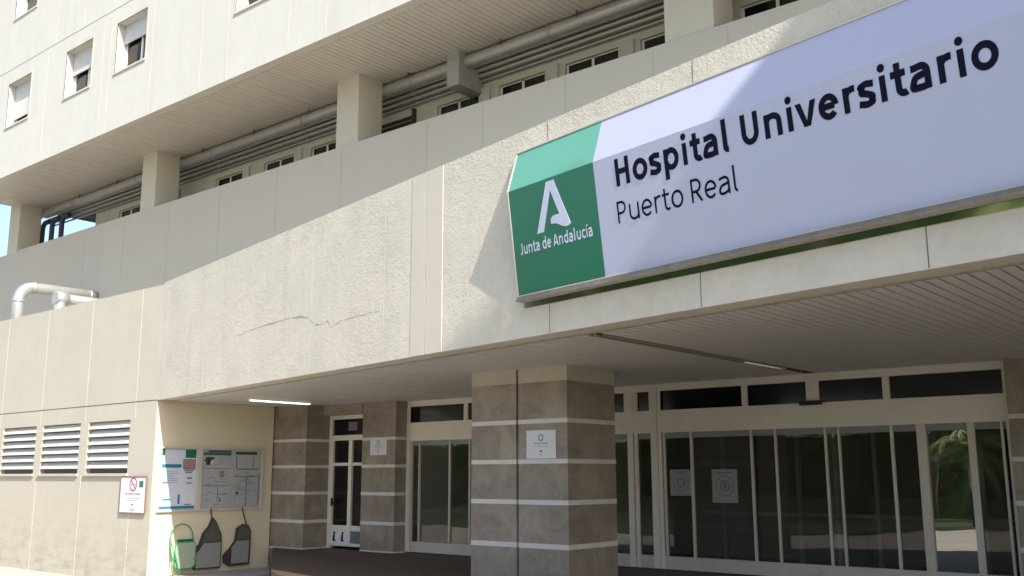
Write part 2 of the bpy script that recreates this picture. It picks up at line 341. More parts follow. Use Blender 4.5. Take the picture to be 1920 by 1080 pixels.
def put_text(mb, body, org, ex, ey, en, width=None, cap=None, bold=0.0, center=False, off=.004, depth=0):
    """lettering laid on the plane (org, ex, ey); width and capital height in metres"""
    me = text_mesh(body, bold); xs = [v.co.x for v in me.vertices]; x0, x1 = min(xs), max(xs)
    ref = text_mesh('H', bold); ys = [v.co.y for v in ref.vertices]; ch = max(ys) - max(0, min(ys))
    sy = cap/ch if cap else width/(x1-x0); sx = width/(x1-x0) if width else sy
    sh = -(x1-x0)*sx/2 if center else 0
    vs = [mb.bm.verts.new(org + ex*((v.co.x-x0)*sx+sh) + ey*(v.co.y*sy) + en*off) for v in me.vertices]
    for p in me.polygons:
        try: mb.bm.faces.new([vs[i] for i in p.vertices]).material_index = mb.mi
        except ValueError: pass
    bpy.data.meshes.remove(me); bpy.data.meshes.remove(ref)
X, Y, Z = Vector((1, 0, 0)), Vector((0, 1, 0)), Vector((0, 0, 1))

# ------------------------------------------------------------------ ground
SOF = 3.25                                       # canopy soffit height above the porch floor
P0 = Vector((-19.612, 11.509, 0)); B = Vector((.9804, -.1968, 0)).normalized(); NB = Vector((B.y, -B.x, 0))   # canopy front runs along B
def W(u, o, z): return P0 + B*u + NB*o + Z*z
def gz(x, y):
    t = min(1, max(0, (-8-x)/10)); t = t*t*(3-2*t)
    return -.06 - .53*t
mb = MB(); gx = [-900, -300, -120, -70] + [-50+2*i for i in range(30)] + [14, 25, 50, 120, 300, 900]; gy = [-900, -300, -120, -60, -40, -30, -20, -15, -10, -6, -3, 0, 3, 6, 9, 12, 16, 20, 30, 60, 120, 300, 900]
gv = [[mb.bm.verts.new((x, y, gz(x, y))) for y in gy] for x in gx]
for i in range(len(gx)-1):
    for j in range(len(gy)-1): mb.bm.faces.new((gv[i][j], gv[i+1][j], gv[i+1][j+1], gv[i][j+1]))
tag(mb.build('ground', M['asphalt']), None, kind='structure')
mb = MB(); lx = [-70+4*i for i in range(27)]; ly = [-45, -30, -20, -10, -5, -2.2]
lv = [[mb.bm.verts.new((x, y, gz(x, y)+.03)) for y in ly] for x in lx]
for i in range(len(lx)-1):
    for j in range(len(ly)-1): mb.bm.faces.new((lv[i][j], lv[i+1][j], lv[i+1][j+1], lv[i][j+1]))
tag(mb.build('lawn', mat('lawn_green', (.05, .07, .022), .9, var=.5, scale=2, bump=.5, bscale=30)), None, kind='structure')
pe = Vector((-19.50, 14.60, 0)); pd = pe.normalized()*-1
q1 = pe + pd*6.0
mb = MB(); mb.prism([pe - Z*.8, q1 - Z*.8, Vector((-8, 8.2, -.8)), Vector((6, 5.5, -.8)), Vector((6, 15.6, -.8)), Vector((-19.50, 15.6, -.8))], Z*.8)
tag(mb.build('porch_floor', M['floor']), None, kind='structure')
mb = MB(); mb.prism([Vector((-19.62, 11.3, -1)), Vector((-18.4, 11.3, -1)), Vector((-18.4, 13.75, -1)), Vector((-19.56, 14.6, -1)), Vector((-19.62, 14.6, -1))], Z*.56)
tag(mb.build('pavement', M['pavement'], bevel=.02), None, kind='structure')

# ------------------------------------------------------------------ the hospital building
H = thing('hospital_building', (-12, 14, 0), 'pale cream hospital block with angled entrance canopy, open gallery and overhanging upper floors', 'building')
YF = 11.509
# left wall
LOUV = [(-27.0, -25.14), (-24.8, -22.9), (-22.52, -20.66)]
mb = MB(); holes_wall(mb, -40, -19.612, -1.2, SOF-.012, YF, .16, [(a, b, 1.70, 2.87) for a, b in LOUV])
mb.face([(-19.612, YF, -1.2), (-19.612, YF+.03, -1.2), (-19.612, YF+.03, SOF-.012), (-19.612, YF, SOF-.012)]); mb.box(-40, -20.21, YF+.16, YF+.3, -1.2, SOF-.012)
mb.mi = 1
for xj in (-27.21, -24.95, -22.71, -20.48):
    z0 = 2.9 if xj > -26 else 2.9
    mb.box(xj-.010, xj+.010, YF-.003, YF+.01, -.6, 1.66); mb.box(xj-.010, xj+.010, YF-.003, YF+.01, 2.9, SOF-.014)
mb.build('ground_floor_wall', [M['wall'], M['caulk']], H)
mb = MB(); mb.box(-40, -19.612, YF, YF+.3, SOF+.012, 5.79); mb.mi = 1
for xj in (-27.21, -24.95, -22.71, -20.48): mb.box(xj-.010, xj+.010, YF-.003, YF+.01, SOF+.02, 5.785)
mb.mi = 2; mb.box(-40, -19.64, YF+.015, YF+.029, SOF-.012, SOF+.012)
mb.build('terrace_wall', [M['wall'], M['caulk'], mat('hairline_joint', (.34, .31, .25), .9)], H)
# louvred vents
def vent(a, b):
    z0, z1 = 1.70, 2.87
    mb = MB(); mb.box(a+.002, b-.002, YF+.13, YF+.15, z0+.002, z1-.002); mb.mi = 1
    mb.box(a-.05, b+.05, YF-.05, YF+.02, z0-.06, z0-.004)
    o = mb.build('louvre_vent', [M['dark'], M['wall']], H)
    s = MB(); n = 6; p = (z1-z0-.10)/n
    for i in range(n):
        zc = z0 + .10 + p*(i+.5) 
        s.box(a+.03, b-.03, -.095, .095, -.008, .008, fr=(Vector((0, YF+.055, zc)), X, (Y*.62+Z*.78), (Z*.62-Y*.78)))
    s.build('slat', M['slat_white'], o)
for a, b in LOUV: vent(a, b)
# canopy front wall (runs along B)
mb = MB(); UE = 24.0
mb.box(0, 10.0, -.30, 0, SOF, 5.83, fr=(P0, B, NB, Z)); mb.box(10.72, UE, -.30, 0, SOF, 5.83, fr=(P0, B, NB, Z))
mb.mi = 1; mb.box(9.98, 10.33, -.29, .006, SOF+.002, 5.828, fr=(P0, B, NB, Z)); mb.box(10.345, 10.74, -.29, .006, SOF+.002, 5.828, fr=(P0, B, NB, Z))
mb.mi = 2
for u in (.27, 2.48, 4.64, 6.97, 9.24): mb.box(u-.007, u+.007, -.01, .0015, SOF+.01, 5.82, fr=(P0, B, NB, Z))
mb.mi = 3
for u in (12.93, 15.2, 17.55, 19.8, 22.1): mb.box(u-.006, u+.006, -.01, .0015, SOF+.01, 5.82, fr=(P0, B, NB, Z))
mb.mi = 4; mb.box(10.32, 10.355, -.28, -.02, SOF+.01, 5.82, fr=(P0, B, NB, Z))
mb.build('canopy_front', [M['rough'], M['smooth'], M['caulk'], M['dark_joint'], M['dark_joint']], H)
crk = [(3.95, 4.207), (4.3, 4.215), (4.66, 4.237), (5.1, 4.25), (5.54, 4.258), (6.1, 4.262), (6.55, 4.244), (6.9, 4.183), (7.13, 4.04), (7.4, 4.025), (7.55, 4.05), (7.71, 3.946), (8.0, 4.0), (8.5, 4.01), (8.97, 4.013), (9.21, 4.02)]
mb = MB(); wds = [.006, .016, .02, .018, .024, .02, .03, .022, .03, .016, .022, .018, .014, .01, .01, .005]; rs = random.Random(3)
fine = []
for (a, b), (c, d), w0, w1 in zip(crk, crk[1:], wds, wds[1:]):
    for t in (0, .25, .5, .75): fine.append((a+(c-a)*t, b+(d-b)*t+rs.uniform(-.012, .012), (w0+(w1-w0)*t)*rs.uniform(.1, .55)))
for (a, b, w0), (c, d, w1) in zip(fine, fine[1:]):
    if rs.random() < .22: w0 *= .15; w1 *= .15
    mb.prism([W(a, .001, b-w0), W(c, .001, d-w1), W(c, .001, d+w1), W(a, .001, b+w0)], NB*.0012)
mb.build('wall_crack', mat('crack_shade', (.39, .36, .295), .9, var=.4, scale=9), H)
# canopy roof slab and soffit
def yb(x): return YF + (x+19.612)*B.y/B.x
mb = MB(); mb.prism([Vector((-19.6, 11.80, 5.0)), W(UE, -.31, 5.0), Vector((4.2, 14.15, 5.0)), Vector((-19.6, 14.15, 5.0))], Z*.25)
mb.prism([Vector((-40, 11.80, 5.0)), Vector((-19.6, 11.80, 5.0)), Vector((-19.6, 14.15, 5.0)), Vector((-40, 14.15, 5.0))], Z*.25)
mb.build('terrace_slab', M['concrete'], H)
mb = MB(); mb.prism([Vector((-19.60, 11.80, SOF+.03)), W(UE, -.31, SOF+.03), Vector((4.2, 15.6, SOF+.03)), Vector((-19.60, 15.6, SOF+.03))], Z*.05)
mb.mi = 1; x = -19.59; pitch = .125
while x < 3.6:
    y0 = max(yb(x), yb(x+pitch)) + .36
    if not (-6.70 < x+.06 < -6.52): jz = rs.uniform(-.0025, .0015); ym = y0+rs.uniform(.8, 3.2); mb.box(x, x+pitch-.024+rs.uniform(-.004, .004), y0, ym, SOF+.003+jz, SOF+.026); mb.box(x, x+pitch-.024, ym+.004, 15.5, SOF+.003+rs.uniform(-.0025, .0015), SOF+.026)
    x += pitch
mb.mi = 2; mb.box(.02, UE-.2, -.352, -.302, SOF-.012, SOF+.03, fr=(P0, B, NB, Z)); 
mb.build('canopy_soffit', [M['soffit_back'], M['slat_grey'], M['trim']], H)
# end wall under the canopy, carries the notice boards
mb = MB(); mb.box(-20.2, -19.612, YF+.03, 14.58, -1.2, SOF+.02)
mb.build('side_wall', M['side'], H)
# stone clad walls
ZB = [(.575, .648), (1.208, 1.278), (1.81, 1.876), (2.408, 2.474), (-.02, .028)]
def courses(mb, x0, x1, y0, y1, z1=3.04, cap=True, bot=-.3):
    zz = bot
    mb.mi = 0; mb.box(x0, x1, y0, y1, bot, z1 - (0 if cap else 0))
    mb.mi = 1
    for a, b in ZB: mb.box(x0-.004, x1+.004, y0-.004, y1+.004, a, b)
    if cap: mb.mi = 2; mb.box(x0-.002, x1+.002, y0-.002, y1+.002, z1, SOF+.02)
def stone_part(name, spans, **k):
    mb = MB()
    for s_ in spans: courses(mb, *s_, **k)
    return mb.build(name, [M['stone'], M['band'], M['cap']], H)
stone_part('stone_pier', [(-19.9, -18.42, 14.62, 15.6)], z1=SOF+.02, cap=False)
stone_part('stone_pier', [(-17.06, -15.98, 15.12, 15.62)], z1=SOF+.02, cap=False)
stone_part('stone_pier', [(-3.66, 3, 15.28, 15.7)], z1=SOF+.02, cap=False)
mb = MB(); mb.box(-18.42, -17.06, 15.10, 15.6, 3.02, SOF+.02); mb.build('stone_lintel', M['stone'], H)
stone_part('stone_pillar', [(-10.72, -9.80, 11.80, 13.05), (-9.752, -8.82, 11.80, 13.05)], z1=3.033)
mb = MB(); mb.box(-9.80, -9.752, 11.86, 13.0, -.3, SOF+.02); mb.build('pillar_joint', M['dark_joint'], H)

# glazed storefront
YD = 15.45
def storefront(name, x0, x1, posts, lites, mull, glz, band=(2.38, 2.78), rail=(.10, .24), label=None):
    """posts: full-height (x0,x1); lites: toplight openings; mull: thin mullions of the sliding leaves"""
    mb = MB()
    mb.box(x0, x1, YD, YD+.10, 3.13, SOF+.01); mb.box(x0, x1, YD-.02, YD+.12, band[0], band[1])
    for a, b in posts: mb.box(a, b, YD-.012, YD+.11, .02, 3.131)
    prev = x0
    for a, b in lites: pass
    edges = [x0] + [v for ab in lites for v in ab] + [x1]
    for i in range(0, len(edges), 2):
        if edges[i+1]-edges[i] > .001: mb.box(edges[i], edges[i+1], YD+.003, YD+.097, band[1], 3.13)
    o = mb.build(name, M['frame'], H, bevel=.004)
    if label: o['label'] = label
    mb = MB(); 
    for a, b in lites: mb.box(a, b, YD+.045, YD+.055, band[1], 3.13)
    mb.build('toplight_pane', M['dark_glass'], o)
    mb = MB(); mb.box(x0+.01, x1-.01, YD+.01, YD+.07, rail[0]-.08, rail[1])
    mb.mi = 1; mb.box(x0+.01, x1-.01, YD+.02, YD+.08, band[0]-.10, band[0])
    for a, w in mull:
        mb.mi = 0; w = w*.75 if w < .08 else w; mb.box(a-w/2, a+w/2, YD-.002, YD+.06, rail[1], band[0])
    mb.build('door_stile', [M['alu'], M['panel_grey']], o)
    for k, (a, b, yo) in enumerate(glz):
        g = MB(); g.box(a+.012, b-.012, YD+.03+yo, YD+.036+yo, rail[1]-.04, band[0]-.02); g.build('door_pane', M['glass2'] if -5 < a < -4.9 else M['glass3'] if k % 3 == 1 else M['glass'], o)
    return o
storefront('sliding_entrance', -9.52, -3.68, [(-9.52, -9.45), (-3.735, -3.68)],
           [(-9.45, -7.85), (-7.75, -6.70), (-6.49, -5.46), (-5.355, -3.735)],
           [(-9.40, .05), (-8.86, .045), (-7.71, .055), (-7.28, .035), (-6.42, .05), (-6.20, .035), (-5.37, .06), (-4.93, .13), (-4.22, .10), (-3.80, .05)],  # the two wide right-hand stiles stand in for bright strips reflected in the glass
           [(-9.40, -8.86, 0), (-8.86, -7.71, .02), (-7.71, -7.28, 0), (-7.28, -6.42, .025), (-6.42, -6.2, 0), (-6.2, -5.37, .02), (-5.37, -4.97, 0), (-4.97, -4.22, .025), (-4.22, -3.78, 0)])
storefront('side_glazing', -12.9, -9.53, [(-10.02, -9.96), (-10.17, -10.05), (-9.67, -9.531), (-11.6, -11.5)],
           [(-12.8, -11.6), (-11.5, -10.24), (-9.985, -9.70)], [(-11.0, .05)], [(-12.85, -11.6, 0), (-11.5, -10.17, 0), (-9.96, -9.67, 0)])
storefront('inner_entrance', -15.97, -12.91, [(-15.97, -15.86), (-13.0, -12.91)],
           [(-15.86, -14.27), (-14.16, -13.0)], [(-15.82, .06), (-15.58, .03), (-14.67, .05), (-14.1, .04), (-13.3, .04)],
           [(-15.8, -15.58, 0), (-15.58, -14.67, .02), (-14.67, -14.1, .0), (-14.1, -13.05, .02)])
for xx in (-6.55, -5.45):
    mb = MB(); mb.box(xx-.05, xx+.05, YD-.08, YD-.003, .05, .12); mb.box(xx-.025, xx+.025, YD-.06, YD-.01, .121, .17); mb.build('floor_guide', M['alu'], H, bevel=.006)
# hinged side door
def hinged_door():
    x0, x1, y = -18.42, -17.06, 15.30
    mb = MB(); w = .10
    mb.box(x0, x0+w, y, y+.1, 0, 3.02); mb.box(x1-w*.2, x1, y, y+.1, 0, 3.02); mb.box(x0+w, x1-w*.2, y, y+.1, 2.93, 3.02)
    mb.box(x0+w, x1-w*.2, y, y+.1, 2.44, 2.56)
    xm = -17.66; mb.box(xm-.055, xm+.055, y-.01, y+.1, .06, 2.44)
    for a, b in ((x0+w, xm-.055), (xm+.055, x1-.02)):
        mb.box(a, b, y+.005, y+.09, 1.86, 1.93); mb.box(a, b, y+.005, y+.09, .40, .52); mb.box(a, b, y+.005, y+.09, .06, .13)
    mb.box(x0+w, x0+w+.05, y-.005, y+.09, .13, 2.44)
    o = mb.build('hinged_door', M['frame'], H, bevel=.004)
    mb = MB(); mb.box(x0+w, x1-.02, y+.05, y+.055, .52, 2.94); mb.build('door_pane', M['dark_glass'], o)
    mb = MB(); mb.box(x0+w+.05, xm-.055, y+.02, y+.04, .13, .40); mb.build('kick_panel', M['white'], o)
    mb = MB(); mb.box(xm+.055, x1-.02, y+.02, y+.04, .13, .40); mb.build('kick_panel', M['print_grey'], o)
    for cx in (-18.17, -17.88):
        mb = MB(); mb.tube([(cx, y+.016, .345), (cx, y+.02, .345)], .035, 10)
        mb.prism([Vector((cx-.04, y+.016, .31)), Vector((cx+.03, y+.016, .31)), Vector((cx+.02, y+.016, .20)), Vector((cx+.08, y+.016, .17)), Vector((cx-.05, y+.016, .16))], -Y*.004)
        mb.build('figure_sticker', M['black'], o)
    mb = MB(); mb.box(-18.24, -18.20, y-.06, y-.03, .95, 1.13); mb.box(-18.24, -18.12, y-.05, y-.01, 1.02, 1.05); mb.build('door_handle', M['black'], o)
    mb = MB(); mb.box(-17.80, -17.50, y+.042, y+.047, 2.66, 2.86); mb.build('notice_paper', M['print_grey'], o)
hinged_door()
# entrance hall behind the glass
mb = MB(); mb.box(-20, 3, 15.62, 22, -.1, 0); mb.box(-20, 3, 22, 22.2, 0, 3.3); mb.box(-20.2, -20, 15.62, 22, 0, 3.3); mb.box(3, 3.2, 15.62, 22, 0, 3.3); mb.box(-20, 3, 15.7, 22, 3.3, 3.4)
mb.build('entrance_hall', M['dark'], H)
M['hall'] = mat('hall_column_grey', (.12, .12, .115), .6)
for xx, yy in ((-13.6, 18.2), (-7.2, 18.6), (-2.6, 18)):
    mb = MB(); mb.box(xx-.2, xx+.2, yy-.2, yy+.2, 0, 3.3); mb.build('hall_column', M['hall'], H)

for a, b, ps in ((-16, -12.8, (-15.4, -14.3, -13.2)), (-9.6, -3.6, (-9.2, -7.7, -7.0, -6.3, -5.4, -4.6, -3.9))):
    mb = MB(); mb.box(a, b, 17.18, 17.3, 2.351, 2.75); mb.box(a, b, 17.19, 17.27, .9, .96)
    for xx in ps: mb.box(xx-.035, xx+.035, 17.2, 17.28, 0, 2.355)
    mb.build('vestibule_frame', M['frame'], H)
mb = MB(); mb.box(-19, -3.5, 18.9, 19.0, 0, 1.15); mb.box(-19, -3.5, 18.8, 19.1, 1.151, 1.2); mb.build('reception_counter', M['cap'], H)
# open gallery: parapet, columns, beam, back wall
YP, ZP, YU, ZU = 14.20, 9.08, 12.50, 10.748
mb = MB(); mb.box(-33.50, 8, YP, YP+.18, 4.9, ZP); mb.box(-60, -33.53, YP+.02, YP+.18, 4.9, ZP-.02); mb.mi = 1
for xj in (-28.9, -26.6, -24.2, -21.8, -19.4, -16.98, -14.23, -12.64, -10.56, -8.62, -7.16): mb.box(xj-.008, xj+.008, YP-.0025, YP+.05, 6.0, ZP-.06)
mb.build('gallery_parapet', [M['parapet'], mat('parapet_joint', (.40, .375, .32), .9)], H)
for x0, x1 in ((-34.42, -33.67), (-25.83, -25.08), (-17.24, -16.49), (-8.39, -7.43)):
    mb = MB(); mb.box(x0, x1, YP+.03, YP+.77, ZP-.3, ZU+.02); mb.build('gallery_column', M['column'], H, bevel=.012)
mb = MB(); mb.box(-14.24, -13.88, 14.80, 15.62, 9.98, ZU+.02); mb.build('gallery_beam', M['concrete'], H, bevel=.008)
YG = 15.60
GW = [(-32.0+.0, -30.9)] + []
GW = [(-29.6, -28.3), (-27.7, -26.4), (-24.2, -22.9), (-21.9, -20.6), (-19.9, -18.7), (-15.30, -14.02), (-13.42, -12.13), (-11.60, -10.26), (-9.75, -8.4), (-7.6, -6.2)]
mb = MB(); holes_wall(mb, -31.1, 8, 8.2, ZU+.02, YG, .14, [(a, b, 8.5, 10.05) for a, b in GW])
mb.box(-31.1, 8, YG+.14, YG+.3, 8.2, ZU+.02); mb.face([(-31.1, YG, 8.2), (-31.1, YG+.14, 8.2), (-31.1, YG+.14, ZU+.02), (-31.1, YG, ZU+.02)])
for a, b in GW: mb.box(b+.10, b+.38, YG-.06, YG+.01, 8.2, 10.1)
mb.build('gallery_wall', M['column'], H)
for a, b in GW:
    mb = MB(); xm = (a+b)/2
    for q in ((a+.002, a+.05), (xm-.03, xm+.03), (b-.05, b-.002)): mb.box(q[0], q[1], YG+.06, YG+.11, 8.502, 10.048)
    mb.box(a+.05, b-.05, YG+.06, YG+.11, 10.02, 10.048)
    o = mb.build('gallery_window', M['frame'], H)
    mb = MB(); mb.box(a+.04, b-.04, YG+.08, YG+.09, 8.51, 10.03); mb.build('window_pane', M['dark_glass'], o)
mb = MB(); 
for k in range(9): mb.box(-17.15, -16.05, -.04, .04, -.008, .008, fr=(Vector((0, YG-.05, 9.0+k*.12)), X, (Y*.7-Z*.7), (Z*.7+Y*.7)))
mb.box(-16.05, -15.98, YG-.1, YG+.005, 8.9, 10.15); mb.build('gallery_vent', M['edge_dark'], H)
mb = MB(); mb.box(-60, 8, YP+.18, 15.6, 8.0, 8.2); mb.box(-31.1, 8, 15.9, 30, 3.4, ZU); mb.build('gallery_floor', M['concrete'], H)
# upper storeys
WZ = (12.36, 13.83)
UW = [(-31.22, -29.66, *WZ), (-27.42, -25.88, *WZ), (-24.54, -22.98, *WZ), (-18.96, -17.40, *WZ), (-31.28, -29.72, 16.03, 17.5)]
ZT = 24
mb = MB(); holes_wall(mb, -34.27, 8, ZU, ZT, YU, .42, UW)
mb.face([(-34.27, YU, ZU), (-34.27, 30, ZU), (-34.27, 30, ZT), (-34.27, YU, ZT)]); mb.face([(-34.27, YU, ZT), (8, YU, ZT), (8, 30, ZT), (-34.27, 30, ZT)]); mb.face([(8, YU, ZU), (8, 30, ZU), (8, 30, ZT), (8, YU, ZT)])
mb.mi = 1
for xj in (-33.4, -32.0, -28.6, -25.25, -24.85, -22.65, -20.35, -18.4-.85, -16.9, -15.6, -14.2): mb.box(xj-.016, xj+.016, YU-.003, YU+.01, ZU+.05, 14.30)
for xj in (-33.4, -28.2, -26.5, -24.7, -23.2, -20.35, -18.4): mb.box(xj-.016, xj+.016, YU-.003, YU+.01, 14.34, 20)
for a, b, c, d in UW:
    mb.box(a-.07, a, YU-.006, YU+.02, c, d+.10); mb.box(b, b+.07, YU-.006, YU+.02, c, d+.10); mb.box(a, b, YU-.006, YU+.02, d, d+.10)
mb.mi = 2; mb.box(-34.27, 8, YU-.004, YU+.01, 14.305, 14.33); mb.box(-34.27, 8, YU-.004, YU+.01, 18.0, 18.02)
mb.build('upper_facade', [M['upper'], M['caulk'], mat('facade_joint', (.33, .32, .28), .9)], H)
def upper_window(a, b, c, d, drop):
    y = YU+.30; mb = MB(); xm = (a+b)/2+.05
    for q in ((a, a+.05), (xm-.035, xm+.035), (b-.05, b)): mb.box(q[0], q[1], y, y+.06, c+.02, d)
    mb.box(a+.05, b-.05, y, y+.06, c+.02, c+.08)
    o = mb.build('upper_window', M['white'], H)
    mb = MB(); mb.box(a-.03, b+.03, YU-.03, YU+.36, c-.03, c+.02); mb.build('window_sill', M['column'], o)
    g = MB(); g.box(a+.04, b-.04, y+.025, y+.032, c+.06, d-.02); g.build('window_pane', M['upper_glass'], o)
    mb = MB(); mb.box(a+.05, xm-.035, y+.075, y+.085, c+.05, d-.02); mb.build('curtain', M['curtain'], o)
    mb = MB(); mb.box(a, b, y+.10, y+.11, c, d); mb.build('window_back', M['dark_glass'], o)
    mb = MB(); n = int((d-drop)/.045); 
    for k in range(n): mb.box(a+.015, b-.015, y-.075, y-.06-.004*(k % 2), d-.045*(k+1), d-.045*k)
    mb.box(a+.01, b-.01, y-.08, y-.05, d-.045*n-.05, d-.045*n); mb.build('roller_shutter', M['shutter'], o)
    return o
for (a, b, c, d), dr in zip(UW, (12.72, 13.16, 13.32, 13.0, 17.0)): upper_window(a, b, c, d, dr)
mb = MB(); mb.box(-34.27, 8, YU+.03, 30, ZU+.035, ZU+.09); mb.mi = 1; x = -34.2
while x < 3:
    mb.box(x, x+.137+rs.uniform(-.005, .005), YU+.26, 15.6, ZU+.003+rs.uniform(-.0025, .002), ZU+.03); x += .15
mb.mi = 2; mb.box(-34.27, 8, YU+.001, YU+.25, ZU+.001, ZU+.03)
mb.build('upper_soffit', [M['soffit_back'], M['slat'], M['slat']], H)

# ------------------------------------------------------------------ tower and fin added unseen on the right, shaped to shade the sign
Wg = thing('shadow_tower', (11, 3, -1), 'tall pale tower added unseen to the right of the entrance canopy to shade its sign', 'tower')
mb = MB(); mb.box(9, 9.8, 1.2, 2.2, -1, 20.8); mb.build('shadow_fin', M['upper'], Wg)  # thin fin added only to shade the fascia at the sign's lower left
mb = MB(); mb.box(9.0, 14, 2.201, 5, -1, 18.0); mb.build('shadow_block', M['upper'], Wg)

# ------------------------------------------------------------------ hospital sign
uL, uG, uR = 12.394, 13.89, 19.6
oT, oR, oB, zT, zR, zB = .03, .183, .022, 5.545, 5.032, 3.763
S = thing('entrance_sign', W(16, 0, zB), 'long white and green angled hospital name sign above the canopy edge', 'sign')
e2 = (NB*(oR-oB) + Z*(zR-zB)); hf = e2.length; e2 = e2/hf; nf = B.cross(e2)*1
if nf.dot(NB) < 0: nf = -nf
def SF(u, v): return W(u, oB, zB) + e2*v
def sign_slab(mb, a, b):
    mb.prism([W(a, oB, zB), W(a, oR, zR), W(a, oR-.03, zR), W(a, .002, zB+.002)], B*(b-a))
def slope_slab(mb, a, b):
    mb.prism([W(a, oR, zR), W(a, oT, zT), W(a, .001, zT-.02), W(a, oR-.03, zR)], B*(b-a))
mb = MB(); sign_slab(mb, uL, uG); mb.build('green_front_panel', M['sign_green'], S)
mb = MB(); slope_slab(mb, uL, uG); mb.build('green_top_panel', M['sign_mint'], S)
mb = MB(); sign_slab(mb, uG+.001, uR); mb.build('white_front_panel', M['sign_white'], S)
mb = MB(); slope_slab(mb, uG+.001, uR); mb.build('white_top_panel', M['sign_white'], S)
mb = MB(); mb.prism([W(uL-.02, oB+.004, zB-.012), W(uL-.02, oR+.006, zR+.003), W(uL-.02, oT+.004, zT+.012), W(uL-.02, .001, zT+.012), W(uL-.02, .001, zB-.012)], B*.019)
mb.box(uL-.02, uR, .001, oT+.012, zT, zT+.018, fr=(P0, B, NB, Z)); mb.box(uL-.02, uR, .001, oB+.012, zB-.03, zB-.003, fr=(P0, B, NB, Z))
mb.build('sign_edge', M['alu'], S)
put_words(S, 'name_lettering', M['ink'], 'Hospital Universitario', SF(14.205, .925), B, e2, nf, 18.315-14.205, .30, 130, 0)
put_words(S, 'place_lettering', M['ink'], 'Puerto Real', SF(14.172, .530), B, e2, nf, 15.785-14.172, .236, 74, 2)
put_words(S, 'region_lettering', M['letter_white'], 'Junta de Andalucía', SF(12.515, .478), B, e2, nf, 13.775-12.515, .135, 112, 2)
lg = [(13.094, 1.24), (13.222, 1.24), (13.441, .687), (13.400, .668), (13.345, .668), (13.284, .690), (13.226, .722), (13.165, .738), (13.111, .74), (13.111, .80), (13.150, .828), (13.226, .832), (13.268, .83), (13.150, 1.135), (12.969, .673), (12.852, .673)]
mb = MB(); mb.prism([SF(u, v) + nf*.001 for u, v in lg], nf*.004); mb.build('letter_emblem', M['letter_white'], S)
mb = MB(); mb.box(uL+.06, uR, .001, .10, zB-.075, zB-.031, fr=(P0, B, NB, Z)); mb.box(uL+.10, uR, .001, .15, zB-.10, zB-.078, fr=(P0, B, NB, Z)); mb.build('bottom_rail', M['rail'], S)
mb = MB(); mb.prism([W(uL+.10, .004, zB-.102), W(uL+.10, .028, zB-.102), W(uL+.10, .018, zB-.165), W(uL+.10, .004, zB-.165)], B*(uR-uL-.1)); mb.build('mirror_flashing', M['mirror'], S)

# ------------------------------------------------------------------ pipes in the gallery
def pipe(y, z, r, label, m=M['pipe'], x0=-34.0):
    mb = MB(); mb.tube([(x0, y, z), (6, y, z)], r, 20)
    for xx in range(-32, 6, 4): mb.tube([(xx+r*3, y, z), (xx+r*3+.06, y, z)], r+.012, 20)
    tag(mb.build('service_pipe', m, origin=(x0, y, z)), label, 'pipe', 'pipes under the gallery ceiling')
pipe(15.08, 10.58, .14, 'thick pale lagged pipe, nearest and highest of the run under the gallery ceiling')
pipe(15.27, 10.53, .055, 'slim grey pipe just behind the thick lagged pipe under the gallery ceiling')
pipe(15.38, 10.45, .05, 'slim grey pipe third from the front in the gallery ceiling run')
pipe(15.46, 10.35, .05, 'slim grey pipe fourth from the front, close to the gallery wall')
pipe(15.52, 10.25, .03, 'thinnest and lowest grey pipe against the gallery back wall')
mb = MB()
hk = MB()
for i, (xx, lb) in enumerate(((-34.15, 'leftmost dark bent riser pipe beside the end column'), (-33.45, 'dark bent riser pipe between two others against the sky'), (-32.75, 'rightmost dark bent riser pipe at the open gallery end'))):
    mb = MB(); a = [(xx, 15.25, 8.2), (xx, 15.25, 10.1)] + [(xx+.22-.22*math.cos(t), 15.25, 10.1+.22*math.sin(t)) for t in (.4, .8, 1.2, 1.57)] + [(xx+.5, 15.25, 10.32)]
    mb.tube(a, .085, 14); tag(mb.build('riser_pipe', M['pipe_dark'], origin=(xx, 15.25, 8.2)), lb, 'pipe', 'dark riser pipes at the gallery end')
for i, xx in enumerate((-31.0, -28.6, -26.3, -23.9, -21.5, -19.2, -15.6, -12.8, -10.8)):
    mb = MB(); mb.tube([(xx, 14.93, 10.78), (xx, 14.95, 10.60), (xx+.02, 14.97, 10.52)], .009, 6); mb.tube([(xx-.1, 14.93, 10.66), (xx+.14, 14.93, 10.66)], .010, 6)
    tag(mb.build('pipe_hanger', M['edge_dark'], origin=(xx, 14.93, 10.78)), 'small dark bracket holding the thick lagged pipe to the gallery ceiling', 'bracket', 'brackets of the gallery pipes')

